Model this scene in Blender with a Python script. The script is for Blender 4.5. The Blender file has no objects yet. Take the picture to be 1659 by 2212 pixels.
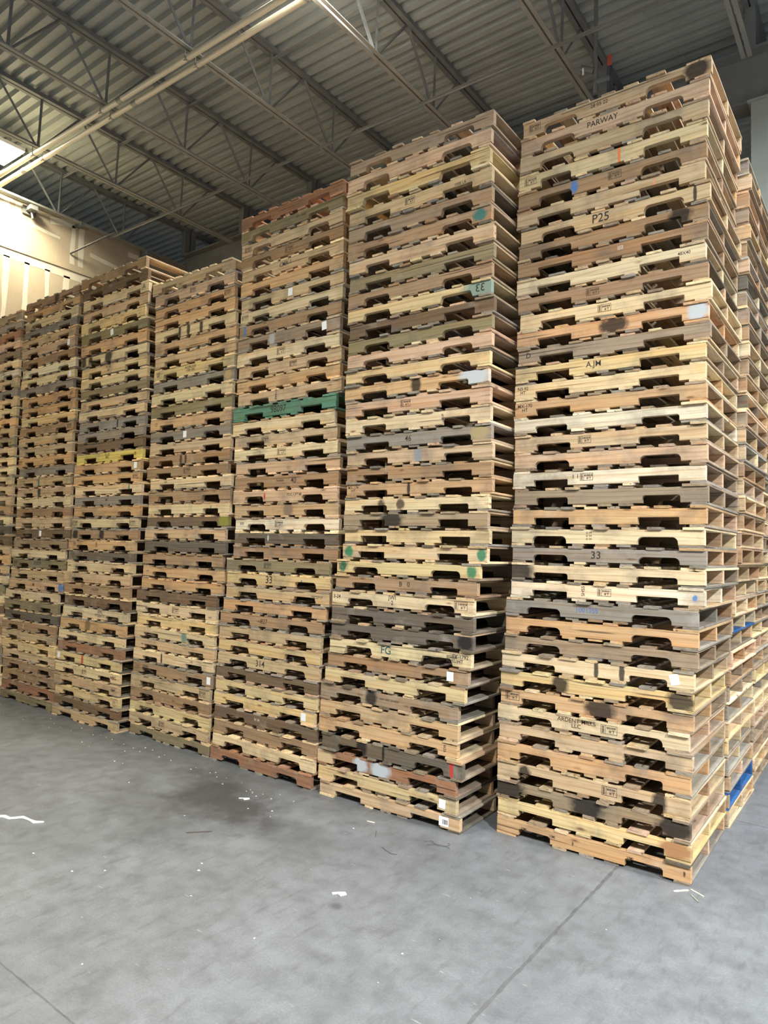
import bpy, bmesh, math, random
from mathutils import Vector, Matrix, Euler
rnd = random.Random(7)
SC = bpy.context.scene
COL = SC.collection

# ------------------------------------------------------------------ camera
cam_d = bpy.data.cameras.new('camera')
cam_d.sensor_fit = 'VERTICAL'; cam_d.sensor_height = 36.0; cam_d.sensor_width = 27.0
cam_d.lens = 1497.44 / 2212 * 36.0
cam_d.clip_start = 0.05; cam_d.clip_end = 200
cam = bpy.data.objects.new('camera', cam_d); COL.objects.link(cam)
R_ = Vector((0.80563034, 0.591852, 0.02590299)); U_ = Vector((0.01151793, -0.05936413, 0.99816994)); F_ = Vector((-0.59230659, 0.80385764, 0.05464245))
cam.matrix_world = Matrix(((R_.x, U_.x, -F_.x, 0.9511), (R_.y, U_.y, -F_.y, -4.3169), (R_.z, U_.z, -F_.z, 1.8654), (0, 0, 0, 1)))
SC.camera = cam

# ------------------------------------------------------------------ colour management, world
SC.view_settings.view_transform = 'Standard'; SC.view_settings.look = 'None'
SC.view_settings.gamma = 1.0; SC.view_settings.use_curve_mapping = False
SC.view_settings.exposure = 0.14
SC.cycles.use_denoising = True
SC.cycles.max_bounces = 6; SC.cycles.diffuse_bounces = 3; SC.cycles.glossy_bounces = 2
w = bpy.data.worlds.new('hall_ambient'); SC.world = w; w.use_nodes = True
WB = w.node_tree.nodes['Background']
WB.inputs[0].default_value = (0.86, 0.94, 1.0, 1); WB.inputs[1].default_value = 0.27

# ------------------------------------------------------------------ lamps of the hall (x, y, z, length x, length y, watts, colour)
COOL = (0.94, 0.97, 1.0); SOFT = (1.0, 0.975, 0.92); WARM = (1.0, 0.90, 0.62)
LAMPS = [
 (-8.95, -0.02, 7.22, .60, .34, 165, WARM, 'at the left wall above the far stacks'),
 (-3.25,  0.08, 7.28, .64, .34, 250, SOFT, 'above the third stack, just over the top of the view'),
 ( 1.60,  0.10, 7.28, .64, .34, 300, COOL, 'above the nearest stack corner'),
 ( 6.30,  0.20, 7.28, .64, .34, 700, COOL, 'over the aisle beside the stacks'),
 ( 5.60, -4.60, 7.28, .64, .34, 1750, COOL, 'over the aisle, first of the near row'),
 ( 0.90, -6.00, 7.28, .64, .34, 560, SOFT, 'over the open floor, second of the near row'),
 (-4.80, -5.40, 7.28, .64, .34, 340, WARM, 'over the open floor, third of the near row'),
]

# ------------------------------------------------------------------ helpers
def s2l(c):
    return tuple((v/12.92 if v <= .04045 else ((v+.055)/1.055)**2.4) for v in [x/255 for x in c])
def tag(o, label=None, cat=None, group=None, kind=None):
    if label: o['label'] = label
    if cat: o['category'] = cat
    if group: o['group'] = group
    if kind: o['kind'] = kind
    return o
def link(name, me, parent=None, loc=(0, 0, 0), rot=(0, 0, 0)):
    o = bpy.data.objects.new(name, me); COL.objects.link(o)
    o.location = loc; o.rotation_euler = rot
    if parent: o.parent = parent
    return o
def empty(name, loc, rz=0):
    o = bpy.data.objects.new(name, None); COL.objects.link(o); o.location = loc; o.rotation_euler = (0, 0, rz)
    o.empty_display_size = .1
    return o
def mesh(name, V, Fc, mat=None):
    me = bpy.data.meshes.new(name); me.from_pydata(V, [], Fc); me.update()
    if mat: me.materials.append(mat)
    return me
class MB:
    def __init__(s): s.V = []; s.F = []
    def box(s, x0, x1, y0, y1, z0, z1):
        n = len(s.V)
        s.V += [(x0,y0,z0),(x1,y0,z0),(x1,y1,z0),(x0,y1,z0),(x0,y0,z1),(x1,y0,z1),(x1,y1,z1),(x0,y1,z1)]
        s.F += [tuple(n+i for i in f) for f in ((0,3,2,1),(4,5,6,7),(0,1,5,4),(1,2,6,5),(2,3,7,6),(3,0,4,7))]
    def bar(s, a, b, r, n=8, r2=None):
        a = Vector(a); b = Vector(b); d = (b-a).normalized()
        p = d.orthogonal().normalized(); q = d.cross(p); k = len(s.V); r2 = r if r2 is None else r2
        for c, rr in ((a, r), (b, r2)):
            for i in range(n):
                t = 2*math.pi*(i+.5)/n; s.V.append(tuple(c + p*math.cos(t)*rr + q*math.sin(t)*rr))
        for i in range(n): s.F.append((k+i, k+(i+1) % n, k+n+(i+1) % n, k+n+i))
        s.F.append(tuple(k+i for i in range(n))[::-1]); s.F.append(tuple(k+n+i for i in range(n)))
    def sqbar(s, a, b, w):   # square bar
        s.bar(a, b, w*.7071, 4)
    def me(s, name, mat): return mesh(name, s.V, s.F, mat)

# ------------------------------------------------------------------ materials
def newmat(name):
    m = bpy.data.materials.new(name); m.use_nodes = True
    nt = m.node_tree; b = nt.nodes['Principled BSDF']
    return m, nt, b
def N(nt, t, **kw):
    n = nt.nodes.new(t)
    for k, v in kw.items(): setattr(n, k, v)
    return n
def math_(nt, op, a, b=None, clamp=False):
    n = N(nt, 'ShaderNodeMath', operation=op); n.use_clamp = clamp
    for i, v in enumerate((a, b)):
        if v is None: continue
        if isinstance(v, (int, float)): n.inputs[i].default_value = v
        else: nt.links.new(v, n.inputs[i])
    return n.outputs[0]
def vmath(nt, op, a, b=None):
    n = N(nt, 'ShaderNodeVectorMath', operation=op)
    for i, v in enumerate((a, b)):
        if v is None: continue
        if isinstance(v, (tuple, list)): n.inputs[i].default_value = v
        else: nt.links.new(v, n.inputs[i])
    return n
def ramp(nt, fac, stops):
    r = N(nt, 'ShaderNodeValToRGB'); cr = r.color_ramp
    while len(cr.elements) < len(stops): cr.elements.new(.5)
    for e, (p, c) in zip(cr.elements, stops):
        e.position = p; e.color = (c, c, c, 1) if isinstance(c, (int, float)) else (*c, 1)
    nt.links.new(fac, r.inputs[0]); return r.outputs[0]
def mixc(nt, fac, a, b, mode='MIX'):
    n = N(nt, 'ShaderNodeMix', data_type='RGBA', blend_type=mode)
    for s, v in ((n.inputs[0], fac), (n.inputs[6], a), (n.inputs[7], b)):
        if isinstance(v, (int, float)): s.default_value = v
        elif isinstance(v, tuple): s.default_value = (*v, 1) if len(v) == 3 else v
        else: nt.links.new(v, s)
    return n.outputs[2]
def noise(nt, vec, scale, detail=3, rough=.55, dist=0):
    n = N(nt, 'ShaderNodeTexNoise'); n.inputs['Scale'].default_value = scale; n.inputs['Detail'].default_value = detail
    n.inputs['Roughness'].default_value = rough; n.inputs['Distortion'].default_value = dist
    nt.links.new(vec, n.inputs['Vector']); return n.outputs['Fac']
def simple(name, rgb, rough=.6, metal=0.0, var=.12, scale=6):
    m, nt, b = newmat(name)
    tc = N(nt, 'ShaderNodeTexCoord').outputs['Object']
    f = noise(nt, tc, scale, 4)
    g = ramp(nt, f, [(.25, 1-var), (.75, 1+var)])
    c = mixc(nt, 1.0, tuple(rgb), g, 'MULTIPLY')
    nt.links.new(c, b.inputs['Base Color']); b.inputs['Roughness'].default_value = rough; b.inputs['Metallic'].default_value = metal
    return m
def wood(name, along, attr=False, spots=False):
    m, nt, b = newmat(name)
    oi = N(nt, 'ShaderNodeObjectInfo')
    tc = N(nt, 'ShaderNodeTexCoord').outputs['Object']
    rv = N(nt, 'ShaderNodeCombineXYZ')
    for i, k in enumerate((37.1, 91.7, 53.3)): nt.links.new(math_(nt, 'MULTIPLY', oi.outputs['Random'], k), rv.inputs[i])
    ta = N(nt, 'ShaderNodeAttribute', attribute_name='tone')
    tv = vmath(nt, 'SCALE', ta.outputs['Color']); tv.inputs['Scale'].default_value = 31.0
    p = vmath(nt, 'ADD', vmath(nt, 'ADD', tc, rv.outputs[0]).outputs[0], tv.outputs[0]).outputs[0]
    sx, sy = ((1, 12) if along == 'x' else (12, 1))
    ps = vmath(nt, 'MULTIPLY', p, (sx*1.6, sy*1.6, 20)).outputs[0]
    pf = vmath(nt, 'MULTIPLY', p, (sx*4.0, sy*10, 130)).outputs[0]
    g1 = noise(nt, ps, 1.6, 5, .62, .6)
    g2 = noise(nt, pf, 1.0, 3, .6)
    wv = N(nt, 'ShaderNodeTexWave', wave_type='RINGS', rings_direction='SPHERICAL')
    pw = vmath(nt, 'MULTIPLY', p, (sx*.5 if along == 'x' else 5, sy*.5 if along == 'x' else .5, 8)).outputs[0]
    wv.inputs['Scale'].default_value = 1.7; wv.inputs['Distortion'].default_value = 9.0; wv.inputs['Detail'].default_value = 2.0; wv.inputs['Detail Scale'].default_value = .7
    nt.links.new(pw, wv.inputs['Vector'])
    if attr:
        base = N(nt, 'ShaderNodeAttribute', attribute_name='shade').outputs['Color']
    else:
        base = oi.outputs['Color']
    tone = ramp(nt, ta.outputs['Fac'], [(0, .78), (1, 1.2)])
    c = mixc(nt, 1.0, base, tone, 'MULTIPLY')
    c = mixc(nt, 1.0, c, ramp(nt, g1, [(.28, (.80, .77, .73)), (.5, .99), (.75, (1.12, 1.11, 1.09))]), 'MULTIPLY')
    c = mixc(nt, 1.0, c, ramp(nt, wv.outputs['Fac'], [(0, (.86, .80, .73)), (.22, 1.0), (1, 1.02)]), 'MULTIPLY')
    c = mixc(nt, 1.0, c, ramp(nt, g2, [(.30, .84), (.48, 1.0), (.8, 1.05)]), 'MULTIPLY')
    hd = noise(nt, vmath(nt, 'ADD', ps, (4, 8, 2)).outputs[0], .55, 3, .6)
    c = mixc(nt, 1.0, c, ramp(nt, hd, [(.30, (1.06, .93, .79)), (.5, (1, 1, 1)), (.68, (.98, 1.02, 1.02))]), 'MULTIPLY')
    vk = N(nt, 'ShaderNodeTexVoronoi'); vk.inputs['Scale'].default_value = 1.0
    nt.links.new(vmath(nt, 'MULTIPLY', p, (3.2, 3.2, 11) if along == 'x' else (11, 3.2, 3.2)).outputs[0], vk.inputs['Vector'])
    kd = math_(nt, 'ADD', vk.outputs['Distance'], math_(nt, 'MULTIPLY', math_(nt, 'SUBTRACT', g2, .5), .10))
    c = mixc(nt, ramp(nt, kd, [(.05, .85), (.085, .35), (.14, 0.0)]), c, (.16, .075, .032))
    # dirt and grey weathering in irregular patches
    d1 = noise(nt, p, 3.2, 5, .65)
    c = mixc(nt, ramp(nt, d1, [(.50, 0.0), (.74, .62)]), c, (.11, .10, .09))
    d2 = noise(nt, vmath(nt, 'ADD', p, (9, 3, 5)).outputs[0], 5.5, 4, .6)
    c = mixc(nt, ramp(nt, d2, [(.58, 0.0), (.78, .35)]), c, (.50, .45, .39))
    # thin splits
    sp = noise(nt, vmath(nt, 'MULTIPLY', p, (sx*1.1 if along == 'x' else 40, sy*3 if along == 'x' else 1.1, 55)).outputs[0], 1.0, 2, .4)
    c = mixc(nt, ramp(nt, sp, [(.70, 0.0), (.72, .7)]), c, (.035, .026, .02))
    if spots:
        for nm in ('spot_a', 'spot_b', 'spot_c'):
            a = N(nt, 'ShaderNodeAttribute', attribute_type='OBJECT', attribute_name=nm)
            t = N(nt, 'ShaderNodeAttribute', attribute_type='OBJECT', attribute_name=nm + '_tint')
            s = N(nt, 'ShaderNodeSeparateXYZ'); nt.links.new(a.outputs['Vector'], s.inputs[0])
            o = N(nt, 'ShaderNodeSeparateXYZ'); nt.links.new(tc, o.inputs[0])
            wob = math_(nt, 'MULTIPLY', math_(nt, 'SUBTRACT', noise(nt, p, 28, 3), .5), .035)
            dx = math_(nt, 'SUBTRACT', o.outputs[0], s.outputs[0]); dz = math_(nt, 'SUBTRACT', o.outputs[2], .045)
            asp = s.outputs[1]
            dd = math_(nt, 'SQRT', math_(nt, 'ADD', math_(nt, 'POWER', math_(nt, 'ABSOLUTE', math_(nt, 'MULTIPLY', dx, asp)), 2.0), math_(nt, 'POWER', math_(nt, 'ABSOLUTE', math_(nt, 'MULTIPLY', dz, .8)), 2.0)))
            dd = math_(nt, 'ADD', dd, wob)
            mr = N(nt, 'ShaderNodeMapRange'); nt.links.new(dd, mr.inputs['Value'])
            nt.links.new(math_(nt, 'MULTIPLY', s.outputs[2], .6), mr.inputs['From Min']); nt.links.new(s.outputs[2], mr.inputs['From Max'])
            mr.inputs['To Min'].default_value = .88; mr.inputs['To Max'].default_value = 0.0
            on = math_(nt, 'GREATER_THAN', s.outputs[2], .001)
            c = mixc(nt, math_(nt, 'MULTIPLY', mr.outputs[0], on), c, t.outputs['Color'])
    nt.links.new(c, b.inputs['Base Color'])
    b.inputs['Roughness'].default_value = .82; b.inputs['Specular IOR Level'].default_value = .25
    bp = N(nt, 'ShaderNodeBump'); bp.inputs['Strength'].default_value = .35; bp.inputs['Distance'].default_value = .002
    nt.links.new(g1, bp.inputs['Height']); nt.links.new(bp.outputs[0], b.inputs['Normal'])
    return m
M_STR = wood('stringer_wood', 'x', spots=True)
M_BRD = wood('deck_board_wood', 'y')
M_FAR = wood('stacked_pallet_wood', 'x', attr=True)
M_INK = simple('black_stamp_ink', (.03, .025, .022), .8, 0, .3, 60)
M_BRAND = simple('burnt_brown_stamp', (.07, .03, .016), .8, 0, .3, 60)
M_BLUE = simple('blue_stamp_ink', (.08, .16, .36), .8, 0, .3, 60)
M_TEAL = simple('teal_stencil_paint', (.02, .10, .11), .8, 0, .3, 60)
M_STICK = simple('white_sticker', (.80, .82, .84), .5, 0, .05, 40)
M_CHALK = simple('pale_chalk', (.60, .58, .52), .9, 0, .2, 60)

# ------------------------------------------------------------------ floor
m, nt, b = newmat('sealed_concrete')
tc = N(nt, 'ShaderNodeTexCoord').outputs['Object']
n1 = noise(nt, tc, .9, 6, .62, .4); n2 = noise(nt, tc, 7, 6, .65); n3 = noise(nt, tc, 90, 3, .6)
c = mixc(nt, ramp(nt, n1, [(.3, 0.0), (.7, 1.0)]), (.120, .128, .136), (.166, .176, .186))
c = mixc(nt, 1.0, c, ramp(nt, n2, [(.28, .74), (.55, 1.02), (.8, 1.18)]), 'MULTIPLY')
c = mixc(nt, 1.0, c, ramp(nt, n3, [(.3, .86), (.7, 1.10)]), 'MULTIPLY')
# scuffs drawn out along the traffic direction
sc_ = noise(nt, vmath(nt, 'MULTIPLY', tc, (9, 2.2, 1)).outputs[0], 2.6, 4, .6)
c = mixc(nt, ramp(nt, sc_, [(.54, 0.0), (.74, .5)]), c, (.075, .076, .08))
c = mixc(nt, ramp(nt, noise(nt, vmath(nt, 'MULTIPLY', tc, (3, 16, 1)).outputs[0], 3.1, 3, .5), [(.70, 0.0), (.74, .35)]), c, (.42, .42, .42))
# black tyre-rubber stain in front of the third and fourth stacks
def stain(nt, c, cx, cy, rx, ry, amt, ang=0):
    v = vmath(nt, 'SUBTRACT', tc, (cx, cy, 0)).outputs[0]
    r = N(nt, 'ShaderNodeVectorRotate', rotation_type='Z_AXIS'); r.inputs['Angle'].default_value = ang; nt.links.new(v, r.inputs['Vector'])
    v = vmath(nt, 'MULTIPLY', r.outputs[0], (1/rx, 1/ry, 0)).outputs[0]
    d = vmath(nt, 'LENGTH', v).outputs['Value']
    d = math_(nt, 'ADD', d, math_(nt, 'MULTIPLY', math_(nt, 'SUBTRACT', noise(nt, tc, 3.2, 6, .7), .5), 1.5))
    return mixc(nt, ramp(nt, d, [(.35, amt), (1.0, 0.0)]), c, (.035, .035, .036))
c = stain(nt, c, -3.05, -.80, .85, .40, .85, .25)
c = stain(nt, c, -3.35, -1.25, .95, .35, .38, .35)
c = stain(nt, c, -2.3, -.95, .5, .3, .35)
c = stain(nt, c, -1.42, -1.43, .05, .04, .6)
nt.links.new(c, b.inputs['Base Color'])
nt.links.new(ramp(nt, n2, [(.3, .42), (.7, .62)]), b.inputs['Roughness'])
bp = N(nt, 'ShaderNodeBump'); bp.inputs['Strength'].default_value = .12; bp.inputs['Distance'].default_value = .003
nt.links.new(n2, bp.inputs['Height']); nt.links.new(bp.outputs[0], b.inputs['Normal'])
M_FLOOR = m
fl = MB(); fl.box(-9.5, 14, -12, 16, -.2, 0)
tag(link('floor', fl.me('floor', M_FLOOR)), kind='structure')
M_JOINT = simple('grey_joint_filler', (.085, .086, .090), .8, 0, .3, 14)
def joint(name, pts, wd, label):
    mb = MB(); V = []; r = random.Random(len(pts)*7+3)
    pts2 = []
    for (a, b2) in zip(pts[:-1], pts[1:]):
        a = Vector(a); b2 = Vector(b2); n = max(2, int((b2-a).length/.035))
        pts2 += [a.lerp(b2, i/n) for i in range(n)]
    pts2.append(Vector(pts[-1]))
    V = []; F = []
    d = (pts2[-1]-pts2[0]).normalized(); nn = Vector((-d.y, d.x))
    for i, p in enumerate(pts2):
        a_, b_ = wd*(.5+r.uniform(-.22, .25)), wd*(.5+r.uniform(-.22, .25))
        q1 = p+nn*a_; q2 = p-nn*b_
        V += [(q1.x, q1.y, .0006), (q2.x, q2.y, .0006)]
        if i: F.append((2*i-2, 2*i-1, 2*i+1, 2*i))
    o = link(name, mesh(name, V, F, M_JOINT)); tag(o, kind='structure'); return o
joint('trim_1', [(-.43, -9), (-.43, -1.7), (-.412, .0), (-.41, 12)], .017, '')
joint('trim_2', [(-9.4, -2.735), (-2.25, -2.74), (-1.62, -2.75), (5, -2.76)], .007, '')
joint('trim_3', [(.02, 1.29), (5, 1.10)], .006, '')

# ------------------------------------------------------------------ left drywall partition with taped joints
m, nt, b = newmat('unpainted_drywall')
tc = N(nt, 'ShaderNodeTexCoord').outputs['Object']
c = mixc(nt, ramp(nt, noise(nt, tc, 1.4, 5, .6), [(.3, 0.0), (.7, 1.0)]), (.40, .335, .255), (.47, .40, .31))
nt.links.new(mixc(nt, 1.0, c, ramp(nt, noise(nt, tc, 40, 2), [(.3, .96), (.7, 1.03)]), 'MULTIPLY'), b.inputs['Base Color'])
b.inputs['Roughness'].default_value = .9
M_DRY = m
M_TAPE = simple('joint_compound', (.66, .62, .54), .9, 0, .12, 3)
wl = MB(); wl.box(-9.6, -9.45, -12, 5.2, 0, 6.92)
tag(link('wall_left', wl.me('wall_left', M_DRY)), kind='structure')
def tape_strip(y0, z0, y1, z1, wd, seed):
    r = random.Random(seed); V = []; F = []; n = max(4, int(math.hypot(y1-y0, z1-z0)/.12)); d = Vector((y1-y0, z1-z0)).normalized(); q = Vector((-d.y, d.x))
    a = b2 = 0
    for i in range(n+1):
        a += r.uniform(-.012, .012); b2 += r.uniform(-.012, .012); a *= .8; b2 *= .8
        p = Vector((y0, z0)).lerp(Vector((y1, z1)), i/n)
        s = p+q*(wd/2+a); t = p-q*(wd/2+b2)
        V += [(-9.4485, s.x, s.y), (-9.4485, t.x, t.y)]
        if i: F.append((2*i-2, 2*i-1, 2*i+1, 2*i))
    return V, F
def tapes(name, lst):
    V = []; F = []
    for k, a in enumerate(lst):
        v, f = tape_strip(*a, seed=k*3+1); n = len(V); V += v; F += [tuple(n+i for i in q) for q in f]
    tag(link(name, mesh(name, V, F, M_TAPE)), kind='structure')
L_ = []
for y in (-.86, -.55, -.25, .06, .335, .63, .95, 1.26, 1.57, 1.9, 2.2): L_.append((y, 4.2, y, 6.02, .075))
tapes('trim_4', L_)
L_ = [(y, 6.24, y, 6.86, .09) for y in (.30, .47, 1.33, 1.47, 2.56)]
L_ += [(.52, 6.63, 1.12, 6.58, .06), (1.62, 6.50, 2.25, 6.44, .06), (-1.5, 6.10, 5.0, 6.02, .13), (.95, 6.80, 1.35, 6.88, .10), (2.3, 6.75, 2.5, 6.76, .10)]
tapes('trim_5', L_)
# protruding horizontal ledge of the lower partition, and the metal track capping the wall
t6 = MB(); t6.box(-9.45, -9.437, -12, 5.2, 6.13, 6.19); tag(link('trim_6', t6.me('trim_6', M_DRY)), kind='structure')
M_STEEL = simple('grey_primed_steel', (.22, .225, .215), .65, .0, .15, 5)
M_STEELD = simple('dark_primed_steel', (.17, .175, .175), .65, .0, .15, 5)
t7 = MB(); t7.box(-9.60, -9.425, -12, 5.2, 6.90, 6.96); tag(link('trim_7', t7.me('trim_7', simple('tan_track', (.30, .28, .23), .7))), kind='structure')

# ------------------------------------------------------------------ ceiling: ribbed steel deck on open-web joists
ZD = 7.60
m, nt, b = newmat('galvanised_roof_deck')
tc = N(nt, 'ShaderNodeTexCoord').outputs['Object']
c = mixc(nt, ramp(nt, noise(nt, tc, 1.2, 5, .6), [(.3, 0.0), (.7, 1.0)]), (.33, .355, .345), (.42, .45, .435))
nt.links.new(c, b.inputs['Base Color']); b.inputs['Roughness'].default_value = .55; b.inputs['Metallic'].default_value = .0
M_DECK = m
V = []; F = []; y = -10.0; k = 0; prof = []
while y < 20:
    prof += [(y, ZD), (y+.066, ZD), (y+.080, ZD+.062), (y+.138, ZD+.062)]; y += .152
for (yy, zz) in prof: V += [(-13.0, yy, zz), (11.0, yy, zz)]
for i in range(len(prof)-1): F.append((2*i, 2*i+1, 2*i+3, 2*i+2))
n = len(V); V += [(-13, -10, ZD+.1), (11, -10, ZD+.1), (11, y, ZD+.1), (-13, y, ZD+.1)]; F.append((n, n+1, n+2, n+3))
tag(link('ceiling', mesh('ceiling', V, F, M_DECK)), kind='structure')

ORD = ['first', 'second', 'third', 'fourth', 'fifth', 'sixth', 'seventh', 'eighth', 'ninth', 'tenth']
JX = [-9.36+1.53*i for i in range(9)]
M_CHORD_LIT = simple('lit_chord_steel', (.30, .30, .27), .6, .0, .12, 5)  # light caught by the bottom chords is put into this paler steel colour
for i, jx in enumerate(JX):
    for bay, (ya, yb) in enumerate(((-8.0, 3.44), (3.47, 14.0))):
        if bay and i % 1: continue
        e = empty('roof_joist', (jx, ya, 6.88))
        where = 'before' if bay == 0 else 'beyond'
        tag(e, f'grey open-web steel roof joist, {ORD[i]} from the left wall, {where} the girder', 'roof joist', 'open-web joists under the roof deck')
        Ly = yb-ya
        mb = MB(); mb.box(-.062, -.009, 0, Ly, .664, .716); mb.box(.009, .062, 0, Ly, .664, .716)
        link('top_chord', mb.me('top_chord', M_STEELD), e)
        mb = MB(); a0 = .4 if bay else 0
        mb.box(-.050, -.009, a0, Ly-.30, 0, .008); mb.box(.009, .050, a0, Ly-.30, 0, .008)
        mb.box(-.015, -.009, a0, Ly-.30, .008, .045); mb.box(.009, .015, a0, Ly-.30, .008, .045)
        link('bottom_chord', mb.me('bottom_chord', M_CHORD_LIT), e)
        mb = MB(); y = (-.077 - ya) % 1.10
        sy = Ly-.10 if bay == 0 else 0; m2 = MB(); m2.box(-.05, .05, sy, sy+.10, .22, .664); link('joist_seat', m2.me('joist_seat', M_STEELD), e)
        while y < Ly-.1:
            if .6 < y < Ly-.6:
                mb.sqbar((0, y-.03, .03), (0, y-.54, .68), .026); mb.sqbar((0, y+.03, .03), (0, y+.54, .68), .019); mb.sqbar((0, y, .03), (0, y+.02, .68), .024)
            y += 1.10
        link('web', mb.me('web', M_STEELD), e)
# bridging rods running across the joists
for (yy, zz, lab) in ((1.90, 6.875, 'thin steel bridging angle running across the joist bottom chords'), (1.05, 7.50, 'thin steel bridging angle running just under the deck across the joists')):
    mb = MB(); mb.box(-9.4, 8, yy-.014, yy+.014, zz-.003, zz); mb.box(-9.4, 8, yy+.010, yy+.014, zz-.028, zz)
    tag(link('bridging_angle', mb.me('bridging_angle', M_STEEL)), lab, 'bridging')
# girder and column
e = empty('steel_girder', (-1, 3.45, 6.52)); tag(e, 'dark steel girder carrying the far joist ends beside the column', 'girder')
mb = MB(); mb.box(-8.4, 9.5, -.13, .13, 0, .03); link('lower_flange', mb.me('lower_flange', M_STEELD), e)
mb = MB(); mb.box(-8.4, 9.5, -.01, .01, .03, .55); link('web_plate', mb.me('web_plate', M_STEELD), e)
mb = MB(); mb.box(-8.4, 9.5, -.13, .13, .55, .58); link('upper_flange', mb.me('upper_flange', M_STEELD), e)
M_COL = simple('grey_green_column_paint', (.33, .36, .33), .6, 0, .08, 3)
e = empty('steel_column', (-.03, 3.45, 0)); tag(e, 'square grey green steel column rising behind the right-hand stacks to the girder', 'column')
mb = MB(); mb.box(-.14, .14, -.14, .14, 0, 6.50); link('shaft', mb.me('shaft', M_COL), e)
mb = MB(); mb.box(-.17, .17, -.17, .17, 6.50, 6.52); link('cap_plate', mb.me('cap_plate', M_COL), e)
mb = MB(); mb.box(-.20, .20, -.20, .20, 0, .02); link('base_plate', mb.me('base_plate', M_COL), e)
# unseen walls added at left and back to keep world light out
mb = MB(); mb.box(-13.2, -13.0, -12, 16, 0, 7.7); tag(link('wall_blocker_left', mb.me('wall_blocker_left', simple('left_blocker_grey', (.22, .22, .21), .9))), kind='structure')
mb = MB(); mb.box(-13, 12, 15.9, 16.1, 0, 7.7); tag(link('wall_blocker_back', mb.me('wall_blocker_back', simple('back_blocker_grey', (.25, .25, .24), .9))), kind='structure')

# ------------------------------------------------------------------ pair of pale conduits under the joists
M_PIPE = simple('cream_painted_pipe', (.74, .70, .56), .45, 0, .05, 3)
M_CLAMP = simple('zinc_clamp', (.42, .42, .40), .4, .6, .1, 20)
def conduit(y, lab, cps):
    zc = 6.80; e = empty('ceiling_conduit', (-9.4, y, zc)); tag(e, lab, 'conduit', 'pair of conduits along the ceiling')
    mb = MB(); mb.bar((0.0, 0, 0), (17.5, 0, 0), .030, 14); p = mb.me('pipe', M_PIPE)
    for f in p.polygons: f.use_smooth = len(f.vertices) == 4
    link('pipe', p, e)
    for x in cps:
        mb = MB(); mb.bar((x+9.4-.04, 0, 0), (x+9.4+.04, 0, 0), .033, 14); link('coupling', mb.me('coupling', M_CLAMP), e)
    for jx in JX[1:]:
        mb = MB(); X = jx+9.4
        mb.bar((X-.012, 0, 0), (X+.012, 0, 0), .032, 14); mb.bar((X, .028, 0), (X, .028, .085), .004); mb.bar((X, -.028, 0), (X, -.028, .085), .004); mb.bar((X, -.02, -.03), (X, -.045, -.055), .005)
        link('clamp', mb.me('clamp', M_CLAMP), e)
conduit(-.115, 'pale cream conduit under the joists, the one nearer the viewer', (-8.9, -5.95, -2.9, .1))
conduit(.010, 'pale cream conduit under the joists, the one farther from the viewer', (-8.35, -5.86, -2.8, .2))

# ------------------------------------------------------------------ high bay lamps
def emit(name, col, st):
    m, nt, b = newmat(name)
    b.inputs['Emission Color'].default_value = (*col, 1); b.inputs['Emission Strength'].default_value = st
    b.inputs['Base Color'].default_value = (*col, 1); return m
M_LC = emit('cool_lit_lens', COOL, 30); M_LW = emit('warm_lit_lens', (1.0, .95, .78), 40)
M_WH = simple('white_lamp_housing', (.75, .75, .73), .5, 0, .03, 5)
for (x, y, z, lx, ly, wt, colr, where) in LAMPS:
    e = empty('high_bay_lamp', (x, y, z)); tag(e, f'lit rectangular high bay lamp {where}', 'lamp', 'high bay lamps of the hall')
    mb = MB(); mb.box(-lx/2, lx/2, -ly/2, ly/2, 0, .05); mb.box(-lx/4, lx/4, -ly/5, ly/5, .05, .10); link('housing', mb.me('housing', M_WH), e)
    mb = MB(); mb.box(-lx/2+.01, lx/2-.01, -ly/2+.01, ly/2-.01, -.012, -.001); link('lens', mb.me('lens', M_LW if colr is WARM else M_LC), e)
    mb = MB()
    for sx in (-1, 1): mb.bar((sx*lx*.4, 0, .05), (sx*lx*.4, 0, ZD-z), .004)
    link('hanger', mb.me('hanger', M_CLAMP), e)
    ld = bpy.data.lights.new('high_bay_light', 'AREA'); ld.shape = 'RECTANGLE'; ld.size = lx-.02; ld.size_y = ly-.02; ld.energy = wt; ld.color = colr; ld.spread = math.radians(150)
    lo = bpy.data.objects.new('light', ld); COL.objects.link(lo); lo.parent = e; lo.location = (0, 0, -.02)

# ------------------------------------------------------------------ small steelwork at the left wall and joists
mb = MB(); mb.box(-.006, .006, -.02, .02, 0, .01)
st_ = MB(); st_.bar((-9.44, 1.28, 6.39), (-9.0, 1.76, 6.80), .016, 4)
tag(link('steel_strut', st_.me('steel_strut', M_STEELD)), 'slanting dark steel strut from the drywall up to the first joist', 'strut')
def bracket(y, z, lab, s=1.0):
    mb = MB(); mb.box(-9.44, -9.28, y-.05*s, y+.05*s, z-.02, z+.04*s); mb.bar((-9.36, y, z-.02), (-9.36, y+.02, z-.12*s), .014*s); mb.box(-9.44, -9.42, y-.09*s, y+.09*s, z-.06*s, z+.05*s)
    tag(link('wall_bracket', mb.me('wall_bracket', M_STEELD)), lab, 'bracket', 'steel brackets along the top of the drywall')
bracket(.62, 6.80, 'dark steel bracket on the drywall nearest the bright left lamp', 1.1)
bracket(1.38, 6.87, 'small dark steel bracket at the middle of the drywall top edge', .5)
bracket(2.60, 6.84, 'dark steel bracket on the drywall just above the fifth stack top', 1.0)
mb = MB(); mb.bar((-1.42, 2.30, 6.5), (-1.42, 2.30, 7.6), .02); mb.bar((-1.44, 2.30, 6.62), (-1.30, 2.36, 6.66), .03); mb.bar((-1.44, 2.30, 6.75), (-1.56, 2.26, 6.8), .03)
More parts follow.
